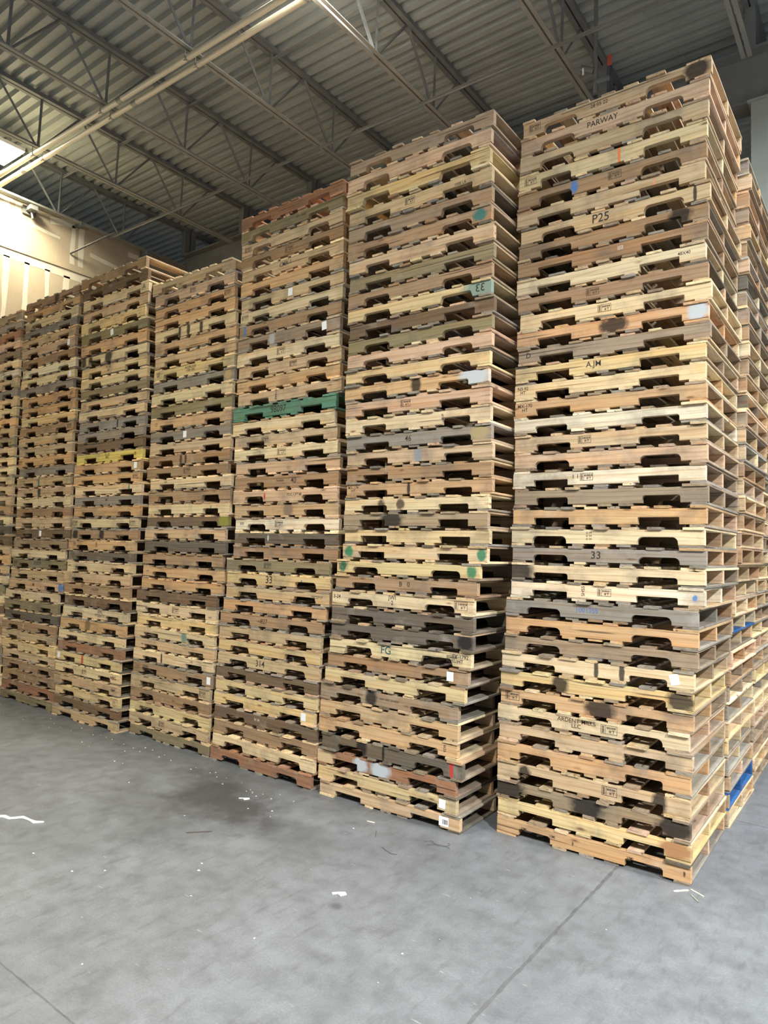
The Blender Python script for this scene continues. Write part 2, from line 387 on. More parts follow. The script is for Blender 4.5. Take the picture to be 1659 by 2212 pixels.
e = empty('valve_pipe', (0, 0, 0)); tag(e, 'dark valve pipe hanging beside a joist with a small red tag', 'pipe valve')
link('body', mb.me('body', M_STEELD), e)
mb = MB(); mb.box(-1.345, -1.30, 2.428, 2.432, 6.84, 6.95); link('red_tag', mb.me('red_tag', simple('red_tag', (.62, .12, .07), .6)), e)
mb = MB(); mb.box(-1.52, -1.505, 2.20, 2.21, 6.68, 6.75); link('white_tag', mb.me('white_tag', M_STICK), e)
# per front stack: right corner x, front y, drift in y, yaw, wood kind of each pallet from the floor up, sideways offset in mm, height in mm
STACKS = {
 1: (0.0, 0.0, 0.028, 0.0038, [4, 3, 7, 0, 4, 0, 1, 4, 3, 1, 7, 4, 8, 2, 1, 8, 1, 4, 7, 2, 11, 0, 2, 4, 1, 3, 7, 4, 1, 5, 1, 5, 5, 0, 0, 5, 1, 0, 11, 0], [0, -1, -4, -4, 1, 7, -6, 9, 9, 21, 35, 40, 40, 70, 79, 78, 69, 77, 89, 78, 88, 81, 81, 77, 73, 80, 98, 94, 103, 89, 72, 81, 88, 98, 67, 74, 79, 88, 95, 102], [119, 117, 123, 129, 129, 120, 113, 117, 122, 120, 118, 121, 122, 120, 116, 115, 124, 130, 127, 121, 123, 121, 119, 122, 122, 117, 117, 123, 123, 123, 124, 120, 118, 124, 129, 128, 128, 127, 129, 130]),
 2: (-1.376, -0.22, -0.133, 0.0038, [0, 3, 12, 9, 4, 0, 7, 3, 5, 1, 9, 9, 1, 5, 3, 1, 3, 7, 1, 4, 5, 0, 8, 1, 11, 4, 3, 11, 10, 6, 3, 5, 10, 0, 5, 7, 0, 3, 11, 7], [-2, -29, -36, 16, -21, -17, -20, 30, 52, 78, 89, 93, 96, 117, 138, 192, 201, 196, 204, 219, 218, 223, 219, 211, 208, 197, 206, 219, 218, 231, 215, 217, 226, 234, 213, 210, 209, 198, 206, 219], [112, 112, 122, 129, 125, 124, 123, 119, 118, 120, 117, 119, 121, 115, 114, 117, 117, 114, 112, 112, 114, 120, 121, 126, 130, 122, 115, 114, 118, 120, 117, 119, 122, 128, 130, 130, 130, 130, 127, 120]),
 3: (-2.678, -0.248, 0.027, -0.0305, [12, 1, 5, 6, 3, 3, 6, 0, 3, 0, 5, 4, 0, 3, 10, 5, 9, 2, 0, 11, 5, 11, 1, 0, 1, 13, 0, 4, 0, 1, 7, 5, 1, 0, 4, 0, 5, 0, 10, 12], [-1, 25, 36, 36, 10, 38, 29, 42, 50, 47, 53, 95, 131, 120, 116, 186, 189, 194, 183, 168, 171, 190, 160, 144, 116, 128, 172, 156, 162, 144, 144, 143, 160, 156, 147, 153, 142, 131, 134, 133], [123, 124, 121, 117, 116, 116, 114, 115, 120, 118, 115, 116, 116, 116, 115, 115, 118, 119, 117, 120, 124, 122, 117, 119, 125, 125, 124, 121, 122, 130, 129, 122, 119, 123, 128, 126, 123, 122, 121, 116]),
 4: (-3.926, -0.207, 0.003, -0.0214, [10, 0, 3, 5, 0, 5, 1, 0, 1, 3, 1, 6, 4, 4, 5, 9, 0, 6, 1, 5, 1, 5, 5, 0, 8, 4, 10, 1, 8, 3, 0, 4, 1, 4, 4, 11, 0], [2, -21, -20, -23, -20, 7, 14, 32, 18, 36, 28, 35, 85, 113, 79, 112, 109, 133, 156, 148, 161, 99, 131, 131, 122, 128, 120, 131, 141, 134, 139, 139, 129, 114, 106, 109, 75], [112, 117, 121, 123, 124, 125, 118, 112, 113, 119, 120, 116, 115, 121, 127, 124, 118, 116, 121, 122, 119, 115, 114, 119, 120, 124, 129, 124, 124, 130, 130, 130, 129, 121, 123, 125, 123]),
 5: (-5.189, -0.283, 0.059, -0.0105, [0, 6, 3, 0, 1, 3, 12, 1, 4, 1, 6, 5, 0, 1, 9, 4, 5, 1, 4, 8, 1, 4, 4, 14, 6, 8, 8, 1, 0, 10, 1, 3, 1, 4, 10, 3, 11, 1, 6, 5], [-16, 1, -15, -25, -26, -22, 12, 15, 27, 51, 61, 61, 68, 112, 112, 112, 142, 142, 166, 158, 153, 126, 132, 147, 155, 155, 153, 153, 164, 167, 155, 136, 126, 114, 103, 81, 107, 107, 69, 46], [112, 112, 115, 118, 121, 120, 116, 120, 128, 125, 119, 122, 122, 115, 112, 113, 117, 119, 119, 115, 113, 114, 118, 118, 112, 112, 119, 122, 116, 117, 121, 130, 130, 129, 128, 124, 123, 128, 130, 130]),
 6: (-6.383, -0.258, 0.036, -0.0107, [10, 12, 5, 5, 0, 3, 0, 5, 9, 10, 1, 0, 0, 10, 1, 7, 6, 0, 5, 1, 0, 0, 8, 4, 0, 0, 5, 3, 4, 4, 8, 1, 2, 5, 11, 0, 8, 1, 4, 5], [-58, -53, -62, -63, -81, -79, -111, -110, -90, -95, -93, -12, 1, 17, -8, 21, 75, 58, 55, 54, 42, 11, 42, 20, 28, 15, 29, 38, 24, 10, -31, -24, -21, -30, -41, -39, -30, -22, 6, -21], [115, 123, 125, 116, 112, 112, 112, 118, 122, 119, 120, 124, 122, 118, 116, 116, 122, 123, 119, 117, 119, 121, 122, 120, 120, 122, 120, 121, 124, 122, 117, 117, 119, 124, 127, 115, 112, 115, 123, 119]),
}

# ------------------------------------------------------------------ pallets
PAL = {'T': (210,184,148), 'L': (232,210,170), 'W': (242,228,200), 'Y': (228,204,154), 'O': (214,176,132), 'B': (176,146,114), 'D': (128,106,84),
       'M': (170,150,126), 'G': (154,146,134), 'K': (116,107,94), 'V': (150,138,108), 'P': (216,184,154), 'R': (166,124,98), 'N': (98,144,120), 'C': (228,210,120), 'U': (44,92,150)}
CN = {'T': 'tan', 'L': 'pale cream', 'W': 'whitish', 'Y': 'yellow-toned', 'O': 'orange-tan', 'B': 'brown', 'D': 'dark brown', 'M': 'grey-brown',
      'G': 'weathered grey', 'K': 'dark grey', 'V': 'olive-grey', 'P': 'pinkish tan', 'R': 'red-brown', 'N': 'green-painted', 'C': 'bright yellow', 'U': 'blue-painted'}
KEY = list(CN)
PL = {k: s2l(v) for k, v in PAL.items()}
def jit(c, a=.10, r=rnd):
    f = 1+r.uniform(-a, a); return (c[0]*f*(1+r.uniform(-.03, .03)), c[1]*f, c[2]*f*(1+r.uniform(-.05, .05)), 1)
PW, PD, PH = 1.219, 1.016, .118
BT = .0155; SH = .087
def outline(r, style):
    """stringer outline in x, z with two fork notches cut from below"""
    P = []; hw = PW/2
    nh = .042+r.uniform(-.005, .004); rr = .006 if style == 'sq' else (.032 if style == 'rd' else .016)
    def notch(x0, x1):
        pts = [(x0, 0)]
        for i in range(5):
            t = math.pi - i/4*math.pi/2; pts.append((x0+rr+rr*math.cos(t), nh-rr+rr*math.sin(t)))
        for i in range(5):
            t = math.pi/2 - i/4*math.pi/2; pts.append((x1-rr+rr*math.cos(t), nh-rr+rr*math.sin(t)))
        pts.append((x1, 0))
        if style == 'sl': pts[-1] = (x1+.012, 0); pts[0] = (x0-.012, 0)
        return pts
    a = .150+r.uniform(-.006, .006); wd = .229+r.uniform(-.01, .012)
    def edge(x0, x1, z, j):
        n = max(1, int(abs(x1-x0)/.05)); return [(x0+(x1-x0)*i/n, z+r.uniform(-j, j*.2)) for i in range(1, n)]
    P += [(-hw, r.uniform(0, .004))] + edge(-hw, -hw+a, 0, .0) + notch(-hw+a, -hw+a+wd)
    P += edge(-hw+a+wd, hw-a-wd, 0, 0) + notch(hw-a-wd, hw-a) + edge(hw-a, hw, 0, 0)
    P += [(hw-r.uniform(0, .003), r.uniform(0, .003)), (hw+r.uniform(-.003, .001), SH-r.uniform(.001, .006)), (hw-.004, SH)]
    top = edge(hw-.004, -hw+.004, SH, .0016)
    if style == 'br':   # splintered end
        top = [p if p[0] < hw-.10 else (p[0], p[1]-r.uniform(.002, .012)) for p in top]
    P += top + [(-hw+.004, SH), (-hw, SH-r.uniform(.002, .006))]
    return P
def stringer_mesh(seed, style):
    r = random.Random(seed); bm = bmesh.new(); P = outline(r, style)
    vs = [bm.verts.new((x, 0, z)) for x, z in P]; f = bm.faces.new(vs)
    ex = bmesh.ops.extrude_face_region(bm, geom=[f]); vv = [g for g in ex['geom'] if isinstance(g, bmesh.types.BMVert)]
    bmesh.ops.translate(bm, verts=vv, vec=(0, .0375, 0))
    bmesh.ops.recalc_face_normals(bm, faces=bm.faces[:])
    es = [e for e in bm.edges if len(e.link_faces) == 2 and e.calc_face_angle(0) > 1.2 and abs((e.verts[0].co-e.verts[1].co).y) < 1e-5]
    bmesh.ops.bevel(bm, geom=es, offset=.0016, segments=1, affect='EDGES')
    me = bpy.data.meshes.new('stringer'); bm.to_mesh(me); bm.free(); me.materials.append(M_STR); return me
def bevbox(bm, x0, x1, y0, y1, z0, z1, bv, r, curve=0.0):
    """board with eased edges, slightly warped end and an uneven cut"""
    k = 4; rings = []
    for i in range(k+1):
        t = i/k; y = y0+(y1-y0)*t; zc = curve*math.sin(t*math.pi)
        xs = r.uniform(-.0012, .0012)
        pr = [(x0+bv, z0), (x1-bv, z0), (x1, z0+bv), (x1, z1-bv), (x1-bv, z1), (x0+bv, z1), (x0, z1-bv), (x0, z0+bv)]
        oy = r.uniform(-.002, .002) if i in (0, k) else 0
        rings.append([bm.verts.new((x+xs, y+oy+(r.uniform(-.0018, .0018) if i in (0, k) else 0), z+zc)) for x, z in pr])
    for a, b2 in zip(rings[:-1], rings[1:]):
        for j in range(8): bm.faces.new((a[j], a[(j+1) % 8], b2[(j+1) % 8], b2[j]))
    bm.faces.new(rings[0][::-1]); bm.faces.new(rings[-1])
def board_mesh(wd, seed):
    r = random.Random(seed); bm = bmesh.new(); bevbox(bm, -wd/2, wd/2, -PD/2, PD/2, 0, BT, .0022, r)
    me = bpy.data.meshes.new('board'); bm.to_mesh(me); bm.free(); me.materials.append(M_BRD); return me
STY = ['sq', 'rd', 'md', 'sq', 'sl', 'rd', 'md', 'sq', 'br', 'sq', 'rd', 'sq']
STR = [stringer_mesh(100+i, s) for i, s in enumerate(STY)]
WID = [.089, .140, .092, .075, .115, .086]
BRD = [board_mesh(wd, 200+i) for i, wd in enumerate(WID)]
def top_layout(r):
    """list of (centre x, mesh index) of the seven top deck boards"""
    L = []; wl = r.choice((0, 1, 1, 4)); wr = r.choice((0, 1, 4, 1)); n = r.choice((5, 5, 5, 6, 4))
    L.append((-PW/2+WID[wl]/2+r.uniform(-.004, .006), wl)); L.append((PW/2-WID[wr]/2-r.uniform(-.004, .006), wr))
    a = -PW/2+WID[wl]; b2 = PW/2-WID[wr]; st = (b2-a)/(n+1)
    for i in range(n): L.append((a+st*(i+1)+r.uniform(-.016, .016), r.choice((0, 0, 2, 3, 5, 2, 4 if n < 6 else 0))))
    return L
def bot_layout(r):
    L = []; wl = r.choice((0, 1, 0, 2)); wr = r.choice((0, 1, 0, 2))
    L.append((-PW/2+WID[wl]/2+r.uniform(-.003, .004), wl)); L.append((PW/2-WID[wr]/2-r.uniform(-.003, .004), wr))
    for x in (-.155, 0, .155): L.append((x+r.uniform(-.02, .02), r.choice((0, 2, 3, 5))))
    return L
def deck_mesh(seed, top):
    r = random.Random(seed); bm = bmesh.new(); lay = bm.loops.layers.float_color.new('tone')
    for cx, wi in (top_layout(r) if top else bot_layout(r)):
        n0 = len(bm.faces); wd = WID[wi]; dy = r.uniform(-.007, .007); 
        bevbox(bm, cx-wd/2, cx+wd/2, -PD/2+dy, PD/2+dy, 0, BT, .0022, r)
        bm.faces.ensure_lookup_table(); t = r.random()
        for f in bm.faces[n0:]:
            for l in f.loops: l[lay] = (t, t, t, 1)
    me = bpy.data.meshes.new('deck'); bm.to_mesh(me); bm.free(); me.materials.append(M_BRD); return me
TOPD = [deck_mesh(300+i, True) for i in range(12)]
BOTD = [deck_mesh(340+i, False) for i in range(10)]
def deckcol(code, r):
    k = r.random()
    if k < .34: c = PL[code]
    elif k < .54: c = PL['M']
    elif k < .76: c = PL['G']
    else: c = PL[r.choice('TLPBTLK')]
    return jit(c, .18, r)
def make_pallet(code, loc, h, yaw, fine, seed, strcodes=None):
    r = random.Random(seed)
    e = empty('wooden_pallet', loc, yaw); e.scale = (1, 1, h/PH)
    si = r.randrange(len(STR))
    strs = []
    for j, y in enumerate((-.508, -.019, .4705)):
        o = link('stringer', STR[si if j == 0 else r.randrange(len(STR))], e, (r.uniform(-.004, .004), y+(r.uniform(-.003, .003) if j != 1 else 0), BT))
        cc = code if (j == 0 or r.random() < .4) else r.choice('TMPBLO')
        if strcodes: cc = strcodes[j]
        o.color = jit(PL[cc], .07, r); strs.append(o)
    if fine:
        for cx, wi in top_layout(r):
            o = link('deck_board', BRD[wi], e, (cx, r.choice((r.uniform(-.008, .006), r.uniform(-.018, .010))), BT+SH), (0, 0, r.uniform(-.006, .006))); o.color = deckcol(code, r)
        for cx, wi in bot_layout(r):
            o = link('bottom_board', BRD[wi], e, (cx, r.uniform(-.008, .006), 0), (0, 0, r.uniform(-.004, .004))); o.color = deckcol(code, r)
    else:
        o = link('top_deck', r.choice(TOPD), e, (0, 0, BT+SH)); o.color = deckcol(code, r)
        o = link('bottom_deck', r.choice(BOTD), e, (0, 0, 0)); o.color = deckcol(code, r)
    return e, strs

# ---- marks on the front stringers: (stack, place from the top): list of marks
BK = (.007, .008, .010); WHT = (.46, .52, .56); GRN = (.01, .17, .085); ORG = (.75, .17, .03); BLU = (.06, .18, .42); RED = (.45, .04, .03)
TEA = (.02, .15, .14); OCH = (.36, .28, .14); DKB = (.05, .035, .025)
MK = {
 (1,1): [('s',.07,'I'),('t','28 05 22',.44,.026,'I'),('p',.93,.7,.050,BK)],
 (1,2): [('t','PARWAY',.47,.040,'I')], (1,4): [('s',.07,'R'),('p',.57,6,.05,ORG)], (1,5): [('p',.33,1.4,.035,BLU),('s',.55,'I')],
 (1,6): [('p',.76,5,.035,(.6,.28,.15))], (1,7): [('t','P25',.46,.062,'I'),('p',.93,5,.05,BK)], (1,8): [('p',.87,.7,.045,BK)], (1,9): [('t','IIII',.58,.03,'C')],
 (1,10): [('t','48X40',.9,.022,'I')], (1,11): [('s',.43,'R')], (1,12): [('s',.48,'R')], (1,13): [('p',.54,.45,.040,BK),('p',.95,.8,.045,WHT)],
 (1,14): [('t','D',.06,.04,'I')], (1,15): [('t','A.JM',.45,.042,'I')], (1,16): [('t','N3-92\nHT',.05,.024,'I')], (1,17): [('t','MX-170\nHT',.06,.026,'I')],
 (1,19): [('s',.40,'I')], (1,21): [('t','1 1',.36,.03,'I'),('s',.42,'I')], (1,24): [('t','o vv\no vv\no vv',.44,.018,'I')], (1,25): [('h','33',.47,.055,'I')],
 (1,26): [('p',.04,.6,.06,BK)], (1,27): [('s',.52,'I'),('t','SHS5',.41,.024,'I',1),('p',.955,1,.013,BLU)], (1,28): [('t','1001355',.46,.034,'B')],
 (1,31): [('k',.91,.25),('p',.53,3.5,.05,BK),('p',.66,3,.05,BK)], (1,32): [('p',.34,.9,.05,BK),('p',.94,.6,.046,BK)], (1,33): [('s',.07,'I',1.2),('p',.55,.55,.052,BK)],
 (1,34): [('t','ARDENT MILLS\nLLC',.45,.030,'R'),('s',.62,'I',1.2)], (1,37): [('s',.62,'I',1.1),('p',.16,.8,.035,BK),('p',.86,1.2,.05,BK)],
 (1,38): [('p',.06,.45,.055,BK),('p',.50,.55,.055,BK),('p',.93,.5,.05,BK)], (1,39): [('p',.93,.5,.045,(.34,.16,.07))], (1,40): [('p',.43,2,.011,DKB),('p',.97,2,.011,DKB),('t','VMI',.16,.02,'R'),('t','VMI',.32,.02,'R'),('t','VMI',.72,.02,'R')],
 (2,4): [('s',.46,'I'),('t','1008 LA',.8,.022,'I')], (2,6): [('p',.93,.6,.03,TEA)], (2,10): [('h','33',.93,.06,'I',0,-1),('p',.93,.45,.060,(.16,.25,.22))],
 (2,15): [('p',.53,1.2,.05,BK),('p',.91,.5,.055,WHT)], (2,16): [('s',.45,'R')], (2,17): [('t','PUF',.70,.02,'I',1)], (2,18): [('h','46',.46,.045,'I'),('p',.93,.6,.04,OCH)],
 (2,19): [('p',.52,1.6,.05,(.22,.24,.27))], (2,20): [('t','o o',.3,.02,'I')], (2,21): [('t','MX-174\nHT',.05,.024,'I'),('p',.46,4,.05,BK)], (2,22): [('p',.28,1,.03,DKB),('p',.42,1,.035,DKB)],
 (2,23): [('p',.36,.6,.055,BK)], (2,25): [('p',.05,1,.035,GRN),('p',.965,1,.035,GRN)], (2,26): [('s',.05,'I'),('p',.05,1,.030,GRN),('p',.95,1,.035,GRN)],
 (2,27): [('t','B   0',.52,.04,'I')], (2,28): [('t','3-24',.04,.030,'I'),('t','JWI\n2',.46,.034,'I'),('s',.92,'R',1.2)], (2,30): [('p',.95,.7,.042,BK)],
 (2,31): [('t','FG',.43,.062,'G'),('t','EX-1792\nHT',.93,.028,'I'),('s',.875,'I',.9)], (2,32): [('k',.885,0)], (2,34): [('p',.40,.9,.045,BK),('t','10947 HEX GA/0820',.53,.016,'I')],
 (2,36): [('t','EDR',.92,.02,'I',1)], (2,37): [('p',.31,.9,.045,BK),('p',.47,5,.05,BK),('p',.93,3,.05,RED)], (2,38): [('p',.04,.5,.06,(.60,.44,.26)),('p',.34,.6,.04,WHT),('p',.49,.6,.052,WHT)],
 (2,39): [('k',.91,-.05)], (2,40): [('b',.90,0)],
 (3,2): [('t','975-3000',.62,.024,'I')], (3,4): [('s',.50,'I',1.2)], (3,3): [('s',.07,'I')], (3,5): [('t','CMA-1',.46,.040,'I')], (3,7): [('k',.51,0)], (3,8): [('s',.05,'I')], (3,9): [('p',.06,4,.055,BLU)],
 (3,10): [('k',.86,.1),('p',.36,1.2,.045,(.36,.38,.38))], (3,11): [('s',.46,'R',1.2)], (3,12): [('s',.56,'I'),('t','999',.30,.02,'I')], (3,14): [('t','99910',.40,.028,'I',1)],
 (3,15): [('t','98097',.47,.060,'I')], (3,17): [('s',.32,'I')], (3,18): [('s',.49,'R',1.2)], (3,20): [('t','Variable',.47,.022,'I'),('h','40',.60,.05,'I')], (3,21): [('p',.33,2,.022,RED),('t','PDC-CPT4B',.62,.026,'I')],
 (3,22): [('p',.55,.9,.045,(.20,.15,.10))], (3,23): [('s',.45,'I',1.1),('t','XX',.07,.03,'I')], (3,24): [('p',.35,2,.02,WHT)], (3,26): [('s',.43,'I')], (3,27): [('h','33',.44,.070,'I'),('p',.75,2,.012,TEA)],
 (3,28): [('t','25C2717',.89,.026,'I')], (3,30): [('h','827',.46,.045,'R')], (3,33): [('h','314',.45,.06,'I')], (3,36): [('k',.905,0)], (3,37): [('t','H H',.45,.03,'C')],
 (4,2): [('s',.50,'I')], (4,3): [('s',.92,'I',1.1)], (4,5): [('p',.33,3,.06,BK),('p',.44,2,.05,BK),('p',.60,2.2,.055,BK)], (4,8): [('t','ALBI\n800',.06,.024,'I'),('t','AK298-2030\n1 R8-1300',.48,.026,'I')],
 (4,9): [('p',.93,.8,.035,(.42,.30,.14))], (4,12): [('t','CJ',.08,.03,'I')], (4,13): [('k',.46,0)], (4,15): [('p',.42,2.2,.045,DKB),('p',.48,3,.05,DKB)], (4,16): [('s',.52,'I',1.2)], (4,19): [('t','V',.79,.035,'I')],
 (4,20): [('p',.95,.7,.05,(.25,.24,.05))], (4,27): [('s',.52,'R',1.2)], (4,29): [('p',.65,1.1,.045,(.12,.22,.17))], (4,31): [('p',.38,4,.05,BK)], (4,32): [('k',.955,0),('s',.17,'I')], (4,33): [('s',.92,'I')], (4,36): [('s',.44,'I')],
 (5,3): [('t','@\nZITV',.93,.028,'I')], (5,6): [('k',.49,.2)], (5,7): [('t','F',.04,.03,'I')], (5,8): [('p',.04,1,.05,BK),('p',.15,1,.04,BK),('p',.44,.9,.06,BK)], (5,9): [('t','PG HS\n64',.43,.028,'I')],
 (5,14): [('p',.605,5,.06,BK)], (5,17): [('t','OL RG\n8882',.49,.026,'I'),('t','@',.9,.03,'I')], (5,18): [('k',.93,0)], (5,19): [('s',.94,'I')], (5,20): [('p',.83,4,.05,GRN)], (5,21): [('t','M-1',.52,.03,'I')],
 (5,23): [('s',.05,'I',1.2),('s',.92,'I',1.2)], (5,24): [('p',.06,1,.05,BK),('p',.48,1,.045,BK)], (5,25): [('t','TS',.1,.04,'I'),('t','EK\nHT',.45,.026,'I')], (5,29): [('t','FOLLOW',.5,.026,'I')],
 (5,31): [('t','KPG\nFYOEATIC',.6,.034,'I')], (5,32): [('p',.45,1,.05,(.18,.11,.05))], (5,34): [('p',.05,1,.04,(.3,.2,.15))], (5,35): [('k',.05,0),('p',.44,2,.045,RED)], (5,36): [('s',.48,'I'),('t','HBG',.92,.040,'I')], (5,37): [('t','EMP',.93,.03,'I')], (5,38): [('t','U1',.93,.03,'I')],
 (6,1): [('p',.60,1,.05,DKB)], (6,5): [('t','1982',.52,.03,'I')], (6,6): [('k',.89,0)], (6,8): [('t','***',.04,.03,'D')], (6,9): [('k',.92,0)], (6,11): [('t','SET',.94,.034,'I')], (6,14): [('s',.93,'I')], (6,17): [('s',.04,'I')],
 (6,19): [('p',.43,3,.055,TEA)], (6,20): [('p',.43,1.2,.045,BK)], (6,24): [('k',.47,0)], (6,27): [('t','KOCH',.49,.046,'I'),('s',.06,'I')], (6,29): [('t','M',.48,.04,'I'),('p',.97,1,.045,BLU)], (6,33): [('t','[]',.42,.04,'C')], (6,38): [('t','L',.45,.04,'C')],
}
MATK = {'I': M_INK, 'R': M_BRAND, 'B': M_BLUE, 'G': M_TEAL, 'C': M_CHALK, 'D': simple('red_ink', (.4, .03, .02), .8)}
def text_mesh(s, size, mat, wide=1.0):
    cu = bpy.data.curves.new('t', 'FONT'); cu.body = s; cu.size = size; cu.align_x = 'CENTER'; cu.align_y = 'CENTER'; cu.space_line = .85; cu.resolution_u = 3
    cu.offset = size*.006
    o = bpy.data.objects.new('t', cu); COL.objects.link(o)
    me = bpy.data.meshes.new_from_object(o.evaluated_get(bpy.context.evaluated_depsgraph_get()))
    bpy.data.objects.remove(o); bpy.data.curves.remove(cu)
    me.materials.clear(); me.materials.append(mat); return me
def decal(name, me, parent, x, z, rot=0, mir=1, slant=0, sy=1.0):
    me.transform(Matrix.Rotation(math.radians(90), 4, 'X') @ Matrix.Diagonal((mir, sy, 1, 1)) @ Matrix.Rotation(rot, 4, 'Z'))
    o = link(name, me, parent, (x, -.0009, z)); return o
def stamp_mesh(mat, s, r):
    """heat-treatment stamp: framed box with a wheat-ear column, code lines and HT"""
    mb = MB(); w_, h = .085*s, .046*s; t = .0022
    def rect(x0, x1, y0, y1): n = len(mb.V); mb.V += [(x0,y0,0),(x1,y0,0),(x1,y1,0),(x0,y1,0)]; mb.F.append((n,n+1,n+2,n+3))
    for (a, b2, c_, d) in ((-w_/2, w_/2, -h/2, -h/2+t), (-w_/2, w_/2, h/2-t, h/2), (-w_/2, -w_/2+t, -h/2, h/2), (w_/2-t, w_/2, -h/2, h/2), (-w_*.22, -w_*.22+t, -h/2, h/2)): rect(a, b2, c_, d)
    for i in range(5): rect(-w_*.45, -w_*.27, -h*.36+i*h*.16, -h*.30+i*h*.16)
    rect(-w_*.37, -w_*.34, -h*.4, h*.4)
    x = -w_*.15
    while x < w_*.42:
        g = r.uniform(.003, .007); rect(x, x+g, h*.08, h*.32); x += g+.003
    for x0 in (.02, .10): rect(w_*x0, w_*x0+.003, -h*.36, -h*.02)
    rect(w_*.02, w_*.13, -h*.22, -h*.16); rect(w_*.18, w_*.36, -h*.08, -h*.02); rect(w_*.26, w_*.26+.003, -h*.36, -h*.04)
    return mesh('stamp', mb.V, mb.F, mat)
def sticker(parent, x, rot, barcode):
    e_w, e_h = (.075, .066) if barcode else (.052, .062)
    mb = MB(); mb.box(-e_w/2, e_w/2, -e_h/2, e_h/2, 0, .0006); me = mb.me('sticker', M_STICK)
    o = decal('sticker', me, parent, x, .046, rot)
    return o
def describe(marks):
    for m in marks:
        if m[0] == 't':
            if m[1] in ('P25', 'A.JM', 'HBG', '46', 'PARWAY'): return f'stencilled {m[1].replace(".", " ").lower() if 0 else "letters"}'
    return ''
def mark_words(marks):
    ks = [m[0] for m in marks]
    txt = next((m for m in marks if m[0] in 'th'), None)
    if 'b' in ks: return 'with white paper label'
    if 'k' in ks: return 'with small white sticker'
    if txt is not None:
        s = txt[1].replace('\n', ' ')
        if txt[0] == 'h': return f'with handwritten {s}'
        if any(ch.isdigit() for ch in s) and len(s) < 8 and '\n' not in txt[1]: return f'stencilled {s}'
        if len(s) > 9: return 'with two-line stencilled lettering'
        return 'with small stamped lettering'
    p = next((m for m in marks if m[0] == 'p'), None)
    if p is not None:
        nm = {BK: 'black', WHT: 'white', GRN: 'green', ORG: 'orange', BLU: 'blue', RED: 'red', TEA: 'teal'}.get(p[4], 'dark')
        return f'with {nm} paint mark'
    if 's' in ks: return 'with boxed stamp'
    return ''
def add_marks(st, marks, r):
    k = 0
    for m in marks:
        X = lambda f: -PW/2 + f*PW
        if m[0] == 'p':
            nm = 'spot_' + 'abc'[k]; k += 1
            st[nm] = [X(m[1]), float(m[2]), float(m[3])*1.25]; st[nm+'_tint'] = [float(v) for v in m[4]]
        elif m[0] in 'th':
            rot = math.pi/2 if len(m) > 5 and m[5] else 0; mir = m[6] if len(m) > 6 else 1
            me = text_mesh(m[1], m[3]*1.25, MATK[m[4]])
            decal('handwriting' if m[0] == 'h' else 'lettering', me, st, X(m[2]), .045 if m[0] == 'h' or m[3] > .05 else .050, rot, mir)
        elif m[0] == 's': decal('stamp', stamp_mesh(MATK[m[2]], m[3] if len(m) > 3 else 1.0, r), st, X(m[1]), .048)
        elif m[0] == 'k': sticker(st, X(m[1]), m[2], False)
        elif m[0] == 'b':
            s = sticker(st, X(m[1]), m[2], True); mb = MB(); n = 0; x = -.010
            while x < .030:
                g = r.uniform(.001, .003); mb.box(x, x+g, -.016, .016, .0006, .0009); x += g+r.uniform(.001, .003)
            o = decal('bars', mb.me('bars', M_INK), st, X(m[1]), .044); 
def ordn(n): return f"{n}{'th' if 10 <= n % 100 <= 20 else {1:'st',2:'nd',3:'rd'}.get(n % 10, 'th')}"
SN = {1: 'nearest stack', 2: 'second front stack from right', 3: 'third front stack from right', 4: 'fourth front stack from right', 5: 'fifth front stack from right', 6: 'sixth front stack from right'}
for s, (x0, y0, dyt, yw, codes, dxs, hs) in STACKS.items():
    codes = [KEY[v] for v in codes]
    z = 0; n = len(codes)
    for k in range(n):
        r = random.Random(s*1000+k); h = hs[k]/1000; fine = s <= 2
        top_i = n-k; cx = -PW/2
        xr = x0+dxs[k]/1000; yy = y0+dyt*k/n+r.uniform(-.007, .007)
        yaw = yw + r.uniform(-.006, .006)
        # centre of the pallet from its front right corner
        ctr = Vector((xr, yy, 0)) + Matrix.Rotation(yaw, 3, 'Z') @ Vector((-PW/2, PD/2, 0))
        e, strs = make_pallet(codes[k], (ctr.x, ctr.y, z), h, yaw, fine, s*1000+k)
        z += h
        mk = MK.get((s, top_i), [])
        if mk: add_marks(strs[0], mk, r)
        wrd = mark_words(mk)
        lab = f"{CN[codes[k]]} wooden pallet {wrd}, {ordn(top_i)} from top, {SN[s]}".replace(' ,', ',')
        tag(e, lab, 'pallet', 'wooden pallets stacked along the front row' if s > 1 else 'wooden pallets of the nearest stack')
